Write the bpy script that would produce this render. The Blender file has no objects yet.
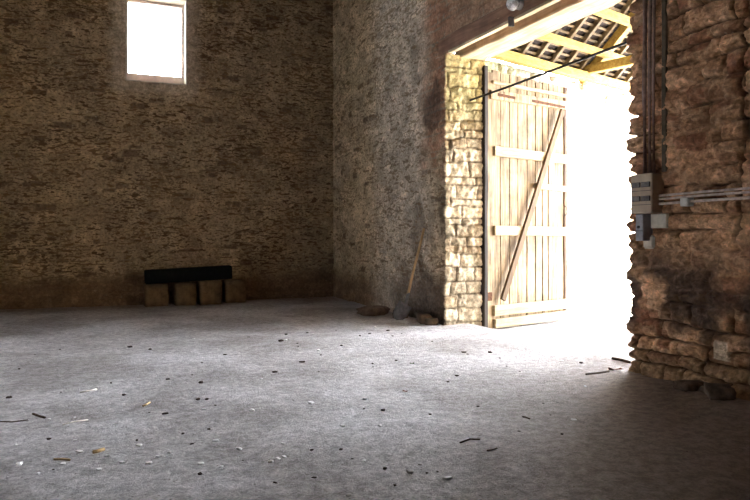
import bpy, bmesh, math, random
import numpy as np
from mathutils import Vector, Matrix

random.seed(7)
RNG = np.random.RandomState(11)
SC = bpy.context.scene
COL = SC.collection

# ------------------------------------------------------------------ camera, sky, sun, exposure
F_PX, CAM_Z = 691.0, 1.25
cam_d = bpy.data.cameras.new('camera')
cam_d.sensor_width = 36.0
cam_d.lens = F_PX / 750 * 36
cam_d.shift_y = -(250 - 234) / 750
cam = bpy.data.objects.new('camera', cam_d)
COL.objects.link(cam)
cam.location = (0, 0, CAM_Z)
cam.rotation_euler = (math.pi / 2, 0, -math.radians(23))
SC.camera = cam

world = bpy.data.worlds.new('sky')
SC.world = world
world.use_nodes = True
wb = world.node_tree.nodes['Background']
wb.inputs['Color'].default_value = (0.85, 0.905, 1.0, 1)
wb.inputs['Strength'].default_value = 30.0

sun_d = bpy.data.lights.new('sun', 'SUN')
sun_d.energy = 150.0
sun_d.angle = math.radians(0.6)
sun_d.color = (1.0, 0.95, 0.86)
sun = bpy.data.objects.new('sun', sun_d)
COL.objects.link(sun)
sun.rotation_euler = Vector((1.0, -1.75, 1.15)).to_track_quat('Z', 'Y').to_euler()

SC.view_settings.view_transform = 'Standard'
SC.view_settings.look = 'None'
SC.view_settings.gamma = 1.0
SC.view_settings.use_curve_mapping = False
SC.view_settings.exposure = 0.72
SC.cycles.max_bounces = 10
SC.cycles.diffuse_bounces = 7
SC.cycles.sample_clamp_indirect = 20.0
SC.cycles.use_denoising = True

# ------------------------------------------------------------------ numpy noise
_T = RNG.rand(256, 256)


def vnoise(x, y, s=0):
    x = np.asarray(x, float) + s * 17.31
    y = np.asarray(y, float) + s * 9.77
    xi = np.floor(x).astype(int); yi = np.floor(y).astype(int)
    fx = x - xi; fy = y - yi
    fx = fx * fx * (3 - 2 * fx); fy = fy * fy * (3 - 2 * fy)
    g = lambda a, b: _T[a % 256, b % 256]
    return (g(xi, yi) * (1 - fx) + g(xi + 1, yi) * fx) * (1 - fy) + (g(xi, yi + 1) * (1 - fx) + g(xi + 1, yi + 1) * fx) * fy


def fbm(x, y, s=0, o=4):
    r = 0; a = 0.5; t = 0
    for k in range(o):
        r = r + a * vnoise(x * 2 ** k, y * 2 ** k, s + k * 3); t += a; a *= 0.5
    return r / t


def sstep(a, b, x):
    t = np.clip((x - a) / (b - a), 0, 1)
    return t * t * (3 - 2 * t)


def rubble(U, Z, seed, row_h, length, joint=0.02, rnd=0.04, warp=0.03, jit=0.35):
    """height 0..1 per point, random id per stone 0..1, distance to the joint"""
    rs = np.random.RandomState(seed)
    Uw = U + warp * (fbm(U * 3.5, Z * 3.5, seed) - 0.5) * 2
    Zw = Z + warp * (fbm(U * 2.2, Z * 2.8, seed + 5) - 0.5) * 2.4
    edges = [-0.5]
    while edges[-1] < 9:
        edges.append(edges[-1] + row_h * (1 + jit * (rs.rand() * 2 - 1)))
    edges = np.array(edges)
    row = np.clip(np.searchsorted(edges, Zw) - 1, 0, len(edges) - 2)
    dz = np.minimum(Zw - edges[row], edges[row + 1] - Zw)
    idv = np.zeros_like(U); id2 = np.zeros_like(U); du = np.zeros_like(U)
    for r in np.unique(row):
        m = row == r
        j = [-12.0]
        while j[-1] < 22:
            j.append(j[-1] + length * (0.5 + 1.1 * rs.rand()))
        j = np.array(j)
        k = np.clip(np.searchsorted(j, Uw[m]) - 1, 0, len(j) - 2)
        du[m] = np.minimum(Uw[m] - j[k], j[k + 1] - Uw[m])
        rr = rs.rand(len(j)); r2 = rs.rand(len(j))
        idv[m] = rr[k]; id2[m] = r2[k]
    e = np.minimum(dz, du) - joint * 0.5
    # rounded corners
    ex = np.clip(1 - (du - joint * .5) / rnd, 0, 1); ez = np.clip(1 - (dz - joint * .5) / rnd, 0, 1)
    h = 1 - np.clip(ex ** 2 + ez ** 2, 0, 1)
    return np.sqrt(h), idv, id2, e


def mix(a, b, t):
    t = np.asarray(t)[..., None]
    return np.asarray(a) * (1 - t) + np.asarray(b) * t


# ------------------------------------------------------------------ node materials
def new_mat(name):
    m = bpy.data.materials.new(name)
    m.use_nodes = True
    nt = m.node_tree
    return m, nt, nt.nodes['Principled BSDF']


def N(nt, t, **kw):
    n = nt.nodes.new(t)
    for k, v in kw.items():
        setattr(n, k, v)
    return n


def mathn(nt, op, a, b=None, c=None):
    n = N(nt, 'ShaderNodeMath', operation=op)
    for i, v in enumerate((a, b, c)):
        if v is None: continue
        if isinstance(v, (int, float)): n.inputs[i].default_value = v
        else: nt.links.new(v, n.inputs[i])
    return n.outputs[0]


def mixc(nt, fac, a, b, mode='MIX'):
    n = N(nt, 'ShaderNodeMix', data_type='RGBA', blend_type=mode)
    for i, v in ((0, fac), (6, a), (7, b)):
        if isinstance(v, (int, float)): n.inputs[i].default_value = v
        elif isinstance(v, tuple): n.inputs[i].default_value = (*v, 1) if len(v) == 3 else v
        else: nt.links.new(v, n.inputs[i])
    return n.outputs[2]


def noise(nt, vec, scale, detail=4, rough=0.6, dist=0.0):
    n = N(nt, 'ShaderNodeTexNoise')
    n.inputs['Scale'].default_value = scale
    n.inputs['Detail'].default_value = detail
    n.inputs['Roughness'].default_value = rough
    n.inputs['Distortion'].default_value = dist
    nt.links.new(vec, n.inputs['Vector'])
    return n.outputs['Fac']


def mapr(nt, v, a, b, c=0.0, d=1.0):
    n = N(nt, 'ShaderNodeMapRange', interpolation_type='SMOOTHSTEP')
    nt.links.new(v, n.inputs[0])
    for i, x in enumerate((a, b, c, d)): n.inputs[i + 1].default_value = x
    return n.outputs[0]


def coords(nt, sc=(1, 1, 1), off=(0, 0, 0)):
    tc = N(nt, 'ShaderNodeTexCoord'); mp = N(nt, 'ShaderNodeMapping')
    mp.inputs['Scale'].default_value = sc
    mp.inputs['Location'].default_value = off
    nt.links.new(tc.outputs['Object'], mp.inputs[0])
    return mp.outputs[0]


def bump(nt, bs, h, strength=0.5, dist=0.02):
    b = N(nt, 'ShaderNodeBump')
    b.inputs['Strength'].default_value = strength
    b.inputs['Distance'].default_value = dist
    nt.links.new(h, b.inputs['Height'])
    nt.links.new(b.outputs[0], bs.inputs['Normal'])


def stone_material():
    """masonry: colour per stone from the mesh, thin dark gaps and pits where the 'fleck' layer says so"""
    m, nt, bs = new_mat('old masonry')
    at = N(nt, 'ShaderNodeAttribute', attribute_name='tone')
    fl = N(nt, 'ShaderNodeAttribute', attribute_name='fleck')
    n_fine = noise(nt, coords(nt), 22, 6, 0.7)
    n_mid = noise(nt, coords(nt), 3.2, 5, 0.65)
    v1 = mapr(nt, n_fine, 0.3, 0.72, 0.62, 1.32)
    v2 = mapr(nt, n_mid, 0.32, 0.68, 0.72, 1.22)
    mul = mathn(nt, 'MULTIPLY', v1, v2)
    comb = N(nt, 'ShaderNodeCombineXYZ')
    for i in range(3): nt.links.new(mul, comb.inputs[i])
    base = mixc(nt, 1.0, at.outputs['Color'], comb.outputs[0], 'MULTIPLY')
    # flat stones showing between the pointing, stretched along the courses
    fa = noise(nt, coords(nt, (1, 1, 3.0)), 7.5, 2, 0.5, 0.3)
    fb = noise(nt, coords(nt, (1, 1, 2.3), (7, 3, 1)), 19.0, 3, 0.55, 0.3)
    dens = noise(nt, coords(nt, (1, 1, 1.6), (2, 9, 4)), 0.9, 3, 0.6)
    th = mapr(nt, dens, 0.3, 0.7, 0.045, -0.03)
    sa = mathn(nt, 'ADD', mapr(nt, mathn(nt, 'ADD', fa, th), 0.40, 0.455, 1.0, 0.0), 0.0)
    sb = mapr(nt, mathn(nt, 'ADD', fb, th), 0.39, 0.46, 0.85, 0.0)
    s = mathn(nt, 'MAXIMUM', sa, sb)
    s = mathn(nt, 'MULTIPLY', s, fl.outputs['Fac'])
    hue = noise(nt, coords(nt, (1, 1, 2.4), (1, 5, 2)), 2.3, 2)
    dark = mixc(nt, mapr(nt, hue, 0.4, 0.6), (0.12, 0.072, 0.038), (0.20, 0.12, 0.06))
    lite = mapr(nt, noise(nt, coords(nt, (1, 1, 1.8), (4, 4, 9)), 9.0, 4, 0.7), 0.6, 0.72)
    lite = mathn(nt, 'MULTIPLY', lite, mathn(nt, 'MULTIPLY', fl.outputs['Fac'], 0.5))
    c = mixc(nt, lite, base, (0.66, 0.56, 0.40))
    c = mixc(nt, s, c, dark)
    nt.links.new(c, bs.inputs['Base Color'])
    bs.inputs['Roughness'].default_value = 0.95
    bs.inputs['Specular IOR Level'].default_value = 0.1
    h = mathn(nt, 'SUBTRACT', mathn(nt, 'MULTIPLY', n_fine, 0.5), mathn(nt, 'MULTIPLY', s, 0.7))
    bump(nt, bs, h, 0.9, 0.03)
    return m


def wood_material(name, c1, c2, axis=2, grain=30, rough=0.75, dirt=0.5):
    m, nt, bs = new_mat(name)
    sc = [grain, grain, grain]; sc[axis] = grain * 0.06
    g = noise(nt, coords(nt, tuple(sc)), 1.0, 5, 0.65, 0.6)
    c = mixc(nt, mapr(nt, g, 0.3, 0.7), c1, c2)
    d = mapr(nt, noise(nt, coords(nt), 2.4, 4, 0.65), 0.42, 0.66, 1.0, 1 - dirt * 0.6)
    comb = N(nt, 'ShaderNodeCombineXYZ')
    for i in range(3): nt.links.new(d, comb.inputs[i])
    c = mixc(nt, 1.0, c, comb.outputs[0], 'MULTIPLY')
    nt.links.new(c, bs.inputs['Base Color'])
    bs.inputs['Roughness'].default_value = rough
    bs.inputs['Specular IOR Level'].default_value = 0.2
    bump(nt, bs, g, 0.35, 0.01)
    return m


def plain_material(name, col, rough=0.6, metal=0.0, var=0.25, scale=12):
    m, nt, bs = new_mat(name)
    n = noise(nt, coords(nt), scale, 4, 0.6)
    a = tuple(x * (1 - var) for x in col); b = tuple(min(1, x * (1 + var)) for x in col)
    nt.links.new(mixc(nt, mapr(nt, n, 0.3, 0.7), a, b), bs.inputs['Base Color'])
    bs.inputs['Roughness'].default_value = rough
    bs.inputs['Metallic'].default_value = metal
    if rough > .8: bs.inputs['Specular IOR Level'].default_value = 0.08
    bump(nt, bs, n, 0.2, 0.005)
    return m


def floor_material():
    m, nt, bs = new_mat('dusty floor')
    a = noise(nt, coords(nt), 0.8, 6, 0.62, 0.3)
    b = noise(nt, coords(nt, (1, 1, 1), (4, 2, 0)), 13, 8, 0.78, 0.3)
    s = noise(nt, coords(nt, (1.0, 1.6, 1)), 55, 4, 0.75)
    vo = N(nt, 'ShaderNodeTexVoronoi', feature='F1'); vo.inputs['Scale'].default_value = 26
    vo.inputs['Randomness'].default_value = 1.0
    nt.links.new(coords(nt), vo.inputs['Vector'])
    c = mixc(nt, mapr(nt, a, 0.36, 0.64), (0.40, 0.365, 0.345), (0.64, 0.61, 0.605))
    k = mathn(nt, 'MULTIPLY', mapr(nt, b, 0.32, 0.68, 0.62, 1.26), mapr(nt, s, 0.3, 0.7, 0.66, 1.24))
    comb = N(nt, 'ShaderNodeCombineXYZ')
    for i in range(3): nt.links.new(k, comb.inputs[i])
    c = mixc(nt, 1.0, c, comb.outputs[0], 'MULTIPLY')
    # dark specks of grit, sparse
    sp = mathn(nt, 'MULTIPLY', mapr(nt, vo.outputs['Distance'], 0.10, 0.19, 1.0, 0.0),
               mapr(nt, noise(nt, coords(nt, (1, 1, 1), (9, 9, 0)), 3.0, 3), 0.42, 0.56, 0.0, 0.8))
    c = mixc(nt, sp, c, (0.10, 0.07, 0.055))
    # brown earth that also carries painted shade by the pier and back wall
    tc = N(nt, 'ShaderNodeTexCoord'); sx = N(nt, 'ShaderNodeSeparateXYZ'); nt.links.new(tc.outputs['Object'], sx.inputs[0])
    earth_shade = mapr(nt, mathn(nt, 'SUBTRACT', mathn(nt, 'ADD', sx.outputs[0], mathn(nt, 'MULTIPLY', a, 2.2)), mathn(nt, 'MULTIPLY', sx.outputs[1], 0.62)), 0.7, 2.7, 0.0, 0.85)
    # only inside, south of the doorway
    earth_shade = mathn(nt, 'MULTIPLY', earth_shade, mapr(nt, sx.outputs[1], 4.6, 6.2, 1.0, 0.0))
    earth_shade = mathn(nt, 'MAXIMUM', earth_shade, mapr(nt, sx.outputs[1], 11.6, 12.9, 0.0, 0.7))  # floor shade along the back wall, put into the colour
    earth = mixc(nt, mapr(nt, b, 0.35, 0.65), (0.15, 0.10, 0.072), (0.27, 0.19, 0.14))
    c = mixc(nt, earth_shade, c, earth)
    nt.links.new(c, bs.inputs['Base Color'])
    bs.inputs['Roughness'].default_value = 0.9
    bs.inputs['Specular IOR Level'].default_value = 0.15
    h = mathn(nt, 'ADD', mathn(nt, 'MULTIPLY', b, 0.8), mathn(nt, 'MULTIPLY', s, 0.35))
    bump(nt, bs, h, 1.0, 0.045)
    return m


M = dict(
    stone=stone_material(),
    floor=floor_material(),
    door=wood_material('weathered door boards', (0.13, 0.082, 0.038), (0.40, 0.29, 0.165), 2, 26, dirt=0.75),
    ledge=wood_material('pale ledge wood', (0.26, 0.19, 0.10), (0.44, 0.35, 0.22), 0, 26, dirt=0.4),
    edge=wood_material('brown frame wood', (0.05, 0.026, 0.012), (0.11, 0.06, 0.028), 2, 26),
    brace=wood_material('brown brace wood', (0.07, 0.04, 0.017), (0.15, 0.09, 0.04), 2, 26),
    post=wood_material('dark post wood', (0.02, 0.014, 0.01), (0.05, 0.034, 0.022), 2, 26),
    lintel=wood_material('red brown lintel wood', (0.17, 0.085, 0.05), (0.34, 0.19, 0.12), 1, 14),
    lintel_pale=wood_material('pale lintel wood', (0.42, 0.31, 0.18), (0.70, 0.58, 0.38), 1, 14),
    beam=wood_material('yellow roof timber', (0.26, 0.165, 0.035), (0.42, 0.29, 0.08), 0, 20, dirt=0.3),
    rafter=wood_material('tan rafter timber', (0.12, 0.085, 0.045), (0.20, 0.15, 0.085), 1, 20),
    tile=plain_material('roof tile underside', (0.035, 0.028, 0.025), 0.9, 0, 0.4, 9),
    mortar=plain_material('lime plaster', (0.50, 0.45, 0.37), 0.95, 0, 0.2, 8),
    iron=plain_material('black iron', (0.025, 0.022, 0.02), 0.6, 0.6, 0.3, 30),
    rust=plain_material('rusty iron', (0.09, 0.04, 0.02), 0.85, 0.3, 0.4, 30),
    pipe=plain_material('brown painted conduit', (0.22, 0.13, 0.10), 0.5, 0.1, 0.3, 20),
    pipe_grey=plain_material('grey conduit', (0.50, 0.39, 0.33), 0.5, 0.0, 0.3, 20),
    box=plain_material('tan fuse box', (0.36, 0.27, 0.19), 0.55, 0.0, 0.12, 10),
    slot=plain_material('dark slot', (0.035, 0.03, 0.03), 0.7, 0.0, 0.3, 30),
    fin=plain_material('grey fin', (0.28, 0.26, 0.25), 0.6, 0.0, 0.2, 30),
    grey=plain_material('grey switch', (0.27, 0.26, 0.28), 0.5, 0.1, 0.15, 20),
    black=plain_material('tarred timber', (0.006, 0.007, 0.007), 0.95, 0, 0.3, 20),
    block=plain_material('brown stone block', (0.15, 0.095, 0.05), 0.95, 0, 0.35, 9),
    rubble=plain_material('sooty rubble', (0.11, 0.078, 0.055), 0.95, 0, 0.4, 12),
    shade_strip=plain_material('dark board', (0.10, 0.08, 0.055), 0.9, 0, 0.3, 12),
    sack=plain_material('earthy sacking', (0.20, 0.14, 0.10), 0.95, 0, 0.35, 12),
    handle=wood_material('shovel handle wood', (0.50, 0.30, 0.14), (0.70, 0.46, 0.25), 2, 30),
    steel=plain_material('worn shovel steel', (0.15, 0.14, 0.14), 0.6, 0.2, 0.35, 14),
    white=plain_material('white pebble', (0.86, 0.85, 0.83), 0.8, 0, 0.15, 30),
    grey_stone=plain_material('grey pebble', (0.42, 0.39, 0.37), 0.9, 0, 0.2, 30),
    clod=plain_material('dark clod', (0.055, 0.04, 0.032), 0.95, 0, 0.4, 30),
    straw=plain_material('pale straw', (0.72, 0.66, 0.56), 0.8, 0, 0.2, 30),
    chip=plain_material('tan wood chip', (0.52, 0.36, 0.18), 0.85, 0, 0.25, 30),
    twig=plain_material('dark twig', (0.07, 0.045, 0.03), 0.9, 0, 0.3, 30),
    leaf=plain_material('dead leaf', (0.24, 0.07, 0.04), 0.8, 0, 0.3, 30),
    green=plain_material('green leaf', (0.06, 0.13, 0.03), 0.7, 0, 0.3, 30),
    frame=plain_material('pale window frame', (0.62, 0.50, 0.42), 0.6, 0, 0.1, 10),
    ceil=wood_material('dark ceiling boards', (0.05, 0.035, 0.025), (0.10, 0.07, 0.045), 1, 8),
    tuft=plain_material('dry moss', (0.16, 0.14, 0.10), 0.95, 0, 0.4, 30),
    porcelain=plain_material('white porcelain', (0.6, 0.58, 0.55), 0.4, 0, 0.1, 10),
)
gm, gnt, gbs = new_mat('clear glass')
gbs.inputs['Transmission Weight'].default_value = 1.0
gbs.inputs['Roughness'].default_value = 0.03
gbs.inputs['IOR'].default_value = 1.15
gn = noise(gnt, coords(gnt), 6, 2)
gnt.links.new(mapr(gnt, gn, 0.3, 0.7, 0.02, 0.08), gbs.inputs['Roughness'])
M['glass'] = gm
bm_, bnt, bbs = new_mat('dusty jar glass')
bbs.inputs['Transmission Weight'].default_value = 0.35
bbs.inputs['Base Color'].default_value = (0.8, 0.78, 0.78, 1)
bn = noise(bnt, coords(bnt), 14, 3)
bnt.links.new(mapr(bnt, bn, 0.3, 0.7, 0.12, 0.4), bbs.inputs['Roughness'])
M['jar'] = bm_

# ------------------------------------------------------------------ object helpers


def tag(o, label=None, cat=None, group=None, kind=None):
    if label: o['label'] = label
    if cat: o['category'] = cat
    if group: o['group'] = group
    if kind: o['kind'] = kind
    return o


def link(name, me, mat, parent=None, smooth=False):
    o = bpy.data.objects.new(name, me)
    COL.objects.link(o)
    if mat is not None and not me.materials: me.materials.append(mat)
    if parent is not None: o.parent = parent
    if smooth:
        me.polygons.foreach_set('use_smooth', [True] * len(me.polygons))
    return o


def empty(name, loc=(0, 0, 0), rz=0.0, rot=None):
    o = bpy.data.objects.new(name, None)
    o.empty_display_size = 0.1
    COL.objects.link(o)
    o.location = loc
    o.rotation_euler = rot or (0, 0, rz)
    return o


def from_bm(name, bm, mat, parent=None, smooth=False, bevel=0.0, seg=2):
    if bevel:
        bmesh.ops.bevel(bm, geom=list(bm.edges), offset=bevel, segments=seg, affect='EDGES', profile=0.6)
    me = bpy.data.meshes.new(name)
    bm.to_mesh(me); bm.free()
    return link(name, me, mat, parent, smooth)


def add_box(bm, x0, x1, y0, y1, z0, z1, mtx=None):
    r = bmesh.ops.create_cube(bm, size=1.0)
    vs = r['verts']
    for v in vs:
        v.co = Vector((x0 + (v.co.x + .5) * (x1 - x0), y0 + (v.co.y + .5) * (y1 - y0), z0 + (v.co.z + .5) * (z1 - z0)))
        if mtx is not None: v.co = mtx @ v.co
    return vs


def box(name, b, mat, parent=None, bevel=0.0, jitter=0.0, cuts=0, mtx=None, seed=0):
    bm = bmesh.new(); add_box(bm, *b)
    if cuts:
        # cut along the longest direction, then let the timber wander a little
        dims = [b[1] - b[0], b[3] - b[2], b[5] - b[4]]; ax = dims.index(max(dims))
        es = [e for e in bm.edges if abs((e.verts[0].co - e.verts[1].co)[ax]) > dims[ax] * .9]
        bmesh.ops.subdivide_edges(bm, edges=es, cuts=cuts, use_grid_fill=True)
        rs = random.Random(seed + len(name))
        k = {}
        for v in bm.verts:
            key = round(v.co[ax], 3)
            if key not in k: k[key] = [rs.uniform(-1, 1) * jitter for _ in range(3)]
            for i in range(3):
                if i != ax: v.co[i] += k[key][i] * 0.6 + rs.uniform(-1, 1) * jitter * 0.5
    if bevel:
        bmesh.ops.bevel(bm, geom=list(bm.edges), offset=bevel, segments=1, affect='EDGES')
    if mtx is not None: bm.transform(mtx)
    return from_bm(name, bm, mat, parent)


def tube(name, pts, r, mat, parent=None, n=10, smooth=True, cap=True):
    bm = bmesh.new()
    pts = [Vector(p) for p in pts]
    rr = r if isinstance(r, (list, tuple)) else [r] * len(pts)
    rings = []
    for i, p in enumerate(pts):
        t = (pts[min(i + 1, len(pts) - 1)] - pts[max(i - 1, 0)]).normalized()
        q = t.to_track_quat('Z', 'Y')
        rings.append([bm.verts.new(p + q @ Vector((math.cos(a) * rr[i], math.sin(a) * rr[i], 0))) for a in [2 * math.pi * k / n for k in range(n)]])
    for a, b in zip(rings, rings[1:]):
        for k in range(n): bm.faces.new((a[k], a[(k + 1) % n], b[(k + 1) % n], b[k]))
    if cap:
        bm.faces.new(rings[0][::-1]); bm.faces.new(rings[-1])
    return from_bm(name, bm, mat, parent, smooth)


def lathe(name, prof, mat, parent=None, n=24, smooth=True, mtx=None):
    bm = bmesh.new(); rings = []
    for r, z in prof:
        rings.append([bm.verts.new((max(r, 1e-4) * math.cos(2 * math.pi * k / n), max(r, 1e-4) * math.sin(2 * math.pi * k / n), z)) for k in range(n)])
    for a, b in zip(rings, rings[1:]):
        for k in range(n): bm.faces.new((a[k], a[(k + 1) % n], b[(k + 1) % n], b[k]))
    bm.faces.new(rings[0][::-1]); bm.faces.new(rings[-1])
    if mtx is not None: bm.transform(mtx)
    return from_bm(name, bm, mat, parent, smooth)


def samples(a, b, step):
    n = max(1, int(round(abs(b - a) / step)))
    return list(np.linspace(a, b, n + 1))


def sheet(name, path, us, zs, field, kind='structure', hole=None, label=None, parent=None):
    """a masonry skin: PATH(u) -> (x, y, nx, ny), field(u,z) -> displacement, colour, fleck"""
    us = np.array(sorted(set(np.round(us, 4)))); zs = np.array(sorted(set(np.round(zs, 4))))
    U, Z = np.meshgrid(us, zs, indexing='ij')
    d, col, fl = field(U, Z)
    P = np.array([path(u) for u in us])
    X = P[:, 0][:, None] + P[:, 2][:, None] * d
    Y = P[:, 1][:, None] + P[:, 3][:, None] * d
    co = np.stack([X, Y, Z], -1).reshape(-1, 3)
    nu, nz = len(us), len(zs)
    idx = np.arange(nu * nz).reshape(nu, nz)
    q = np.stack([idx[:-1, :-1], idx[1:, :-1], idx[1:, 1:], idx[:-1, 1:]], -1).reshape(-1, 4)
    if hole:
        um = ((U[:-1, :-1] + U[1:, 1:]) / 2).reshape(-1); zm = ((Z[:-1, :-1] + Z[1:, 1:]) / 2).reshape(-1)
        keep = ~((um > hole[0]) & (um < hole[1]) & (zm > hole[2]) & (zm < hole[3]))
        q = q[keep]
    me = bpy.data.meshes.new(name)
    me.vertices.add(len(co)); me.vertices.foreach_set('co', co.ravel())
    me.loops.add(q.size); me.loops.foreach_set('vertex_index', q.ravel().astype(np.int32))
    me.polygons.add(len(q)); me.polygons.foreach_set('loop_start', np.arange(0, q.size, 4, dtype=np.int32))
    me.polygons.foreach_set('use_smooth', np.ones(len(q), bool))
    me.update(); me.validate()
    a = me.attributes.new('tone', 'FLOAT_COLOR', 'POINT')
    a.data.foreach_set('color', np.concatenate([col.reshape(-1, 3), np.ones((nu * nz, 1))], 1).astype(np.float32).ravel())
    b = me.attributes.new('fleck', 'FLOAT', 'POINT')
    b.data.foreach_set('value', (np.ones((nu, nz)) * fl).astype(np.float32).ravel())
    o = link(name, me, M['stone'], parent)
    if parent is None: tag(o, label, None, None, kind)
    return o


def poly_path(pts, norms):
    """pts: corner list in plan; norms: normal per segment; corners get the averaged normal"""
    pts = [np.array(p, float) for p in pts]; L = [0]
    for a, b in zip(pts, pts[1:]): L.append(L[-1] + np.linalg.norm(b - a))

    def f(u):
        k = 0
        while k < len(norms) - 1 and u > L[k + 1] + 1e-9: k += 1
        t = (u - L[k]) / (L[k + 1] - L[k]); p = pts[k] * (1 - t) + pts[k + 1] * t
        n = np.array(norms[k], float)
        R = 0.05
        if k < len(norms) - 1 and L[k + 1] - u < R:
            w = 0.5 * (1 - (L[k + 1] - u) / R); n = n * (1 - w) + np.array(norms[k + 1]) * w
        if k > 0 and u - L[k] < R:
            w = 0.5 * (1 - (u - L[k]) / R); n = n * (1 - w) + np.array(norms[k - 1]) * w
        n = n / np.linalg.norm(n) * (1.15 if abs(n[0]) > .2 and abs(n[1]) > .2 else 1)
        return (p[0], p[1], n[0], n[1])
    return f, L


# ------------------------------------------------------------------ masonry looks
TAN = np.array((0.41, 0.30, 0.185)); DK = np.array((0.085, 0.055, 0.035))


def pointed_wall(U, Z, seed, base=TAN, brown=0.5):
    """rough pointing over thin rubble: far walls"""
    h, i1, i2, e = rubble(U, Z, seed, 0.085, 0.24, 0.012, 0.03, 0.03, 0.5)
    n = fbm(U * 5, Z * 9, seed + 2, 4); big = fbm(U * 0.7, Z * 0.9, seed + 8, 4)
    d = 0.020 * h * i1 + 0.05 * (n - .5) + 0.05 * (big - .5)
    c = mix(base, base * np.array((1.16, 1.14, 1.1)), sstep(.42, .62, big))
    c = c * (0.86 + 0.28 * i1)[..., None]
    bare = ((i2 > 0.92) & (e > 0.004)).astype(float) * 0.8
    c = mix(c, DK * 1.7, bare)
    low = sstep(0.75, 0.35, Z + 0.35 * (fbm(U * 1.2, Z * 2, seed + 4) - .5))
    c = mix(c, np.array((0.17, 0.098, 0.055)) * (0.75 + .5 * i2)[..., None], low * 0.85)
    return d, c, 1.0 - 0.6 * low


def block_wall(U, Z, seed, base=(0.66, 0.56, 0.40), rh=0.15, ln=0.30, amp=0.036, rnd=0.04):
    h, i1, i2, e = rubble(U, Z, seed, rh, ln, 0.018, rnd, 0.035, 0.45)
    n = fbm(U * 14, Z * 14, seed + 2, 4)
    n3 = fbm(U * 34, Z * 40, seed + 9, 3)
    d = amp * (h - 0.6) * (0.5 + 0.6 * i1) + 0.06 * (n - .5) + 0.03 * (n3 - .5) + 0.03 * (i2 - .5)
    c = np.array(base) * (0.7 + 0.5 * i1)[..., None]
    c = mix(c, np.array((0.36, 0.25, 0.14)), sstep(.75, .95, i2) * .6)
    c = mix(c, np.array((0.10, 0.07, 0.045)), sstep(0.010, -0.006, e) * .8)
    return d, c, h


def near_wall(U, Z, seed):
    """red-brown ragged masonry of the near pier"""
    h, i1, i2, e = rubble(U, Z, seed, 0.150, 0.32, 0.012, 0.055, 0.05, 0.35)
    h = 1 - (1 - h) ** 1.6
    corner = sstep(.45, .05, np.abs(U - NL[2]))
    h2, j1, j2, e2 = rubble(U, Z, seed + 40, 0.11, 0.22, 0.02, 0.04, 0.07, 0.5)
    n = fbm(U * 10, Z * 10, seed + 2, 5); big = fbm(U * 1.6, Z * 1.3, seed + 8, 4); n2 = fbm(U * 26, Z * 26, seed + 21, 3)
    d = (0.026 + .022 * corner) * (h - 0.7) + 0.014 * h2 + 0.05 * (n - .5) + 0.030 * (n2 - .5) + 0.03 * (i2 - .5) + .05 * (big - .5)
    c = mix(np.array((0.27, 0.145, 0.085)), np.array((0.66, 0.42, 0.26)), i1)
    c = mix(c, np.array((0.64, 0.44, 0.29)), sstep(.48, .66, n) * .6)
    c = mix(c, np.array((0.30, 0.135, 0.085)), sstep(.78, .92, j2) * .7)
    # old soot and damp in the lower half
    lo = sstep(1.35, 0.85, Z + 0.5 * (big - .5)); up = sstep(0.28, 0.52, Z + 0.3 * (n - .5))
    c = mix(c, np.array((0.066, 0.054, 0.050)), lo * up * sstep(.30, .5, fbm(U * 2.4, Z * 2.2, 77)) * .86)
    c = mix(c, np.array((0.30, 0.22, 0.14)), sstep(.3, .12, Z) * .7)
    gap = sstep(0.010, -0.005, e) * sstep(.36, .48, fbm(U * 2, Z * 2, seed + 31))
    d = d - gap * 0.04
    c = mix(c, np.array((0.03, 0.02, 0.014)), gap * .92)
    return d, c, h


SEED_R = 21
Y0, Y1, WX, WO, LZ = 4.86, 8.37, 4.60, 5.23, 3.72   # doorway: near jamb, far jamb, inner face, outer face, head height
BY = 12.95                                          # back wall
LX, FY, CZ = -5.0, -4.0, 6.6                        # other walls, ceiling

# ------------------------------------------------------------------ floor and outside ground
fx = samples(LX - .3, 4.4, .14) + samples(4.4, 5.6, .08) + samples(5.6, 16, .25)
fy = samples(FY - .3, 4, .2) + samples(4, 13.2, .10) + samples(13.2, 22, .5)
fx = np.array(sorted(set(np.round(fx, 3)))); fy = np.array(sorted(set(np.round(fy, 3))))
U, W = np.meshgrid(fx, fy, indexing='ij')
Zf = 0.035 * (fbm(U * 0.8, W * 0.8, 3, 4) - .5) + 0.03 * (fbm(U * 4, W * 4, 6, 3) - .5)
Zf -= 0.13 * sstep(4.9, 5.5, U)
Zf += 0.04 * sstep(.5, 0, np.abs(U - 4.35)) * sstep(4.9, 4.2, W)


def floor_z(x, y):
    x = np.float64(x); y = np.float64(y)
    i = int(np.clip(np.searchsorted(fx, x) - 1, 0, len(fx) - 2)); j = int(np.clip(np.searchsorted(fy, y) - 1, 0, len(fy) - 2))
    a = (x - fx[i]) / (fx[i + 1] - fx[i]); b = (y - fy[j]) / (fy[j + 1] - fy[j])
    return float((Zf[i, j] * (1 - a) + Zf[i + 1, j] * a) * (1 - b) + (Zf[i, j + 1] * (1 - a) + Zf[i + 1, j + 1] * a) * b)


co = np.stack([U, W, Zf], -1).reshape(-1, 3)
idx = np.arange(len(co)).reshape(len(fx), len(fy))
q = np.stack([idx[:-1, :-1], idx[1:, :-1], idx[1:, 1:], idx[:-1, 1:]], -1).reshape(-1, 4)
me = bpy.data.meshes.new('floor')
me.from_pydata(co.tolist(), [], q.tolist())
tag(link('floor', me, M['floor'], None, True), 'dusty grey earth floor of the barn running out through the doorway', None, None, 'structure')

# ------------------------------------------------------------------ walls
WIN = (0.73, 1.75, 3.98, 5.50)                      # window in the back wall: x0 x1 z0 z1


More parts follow.
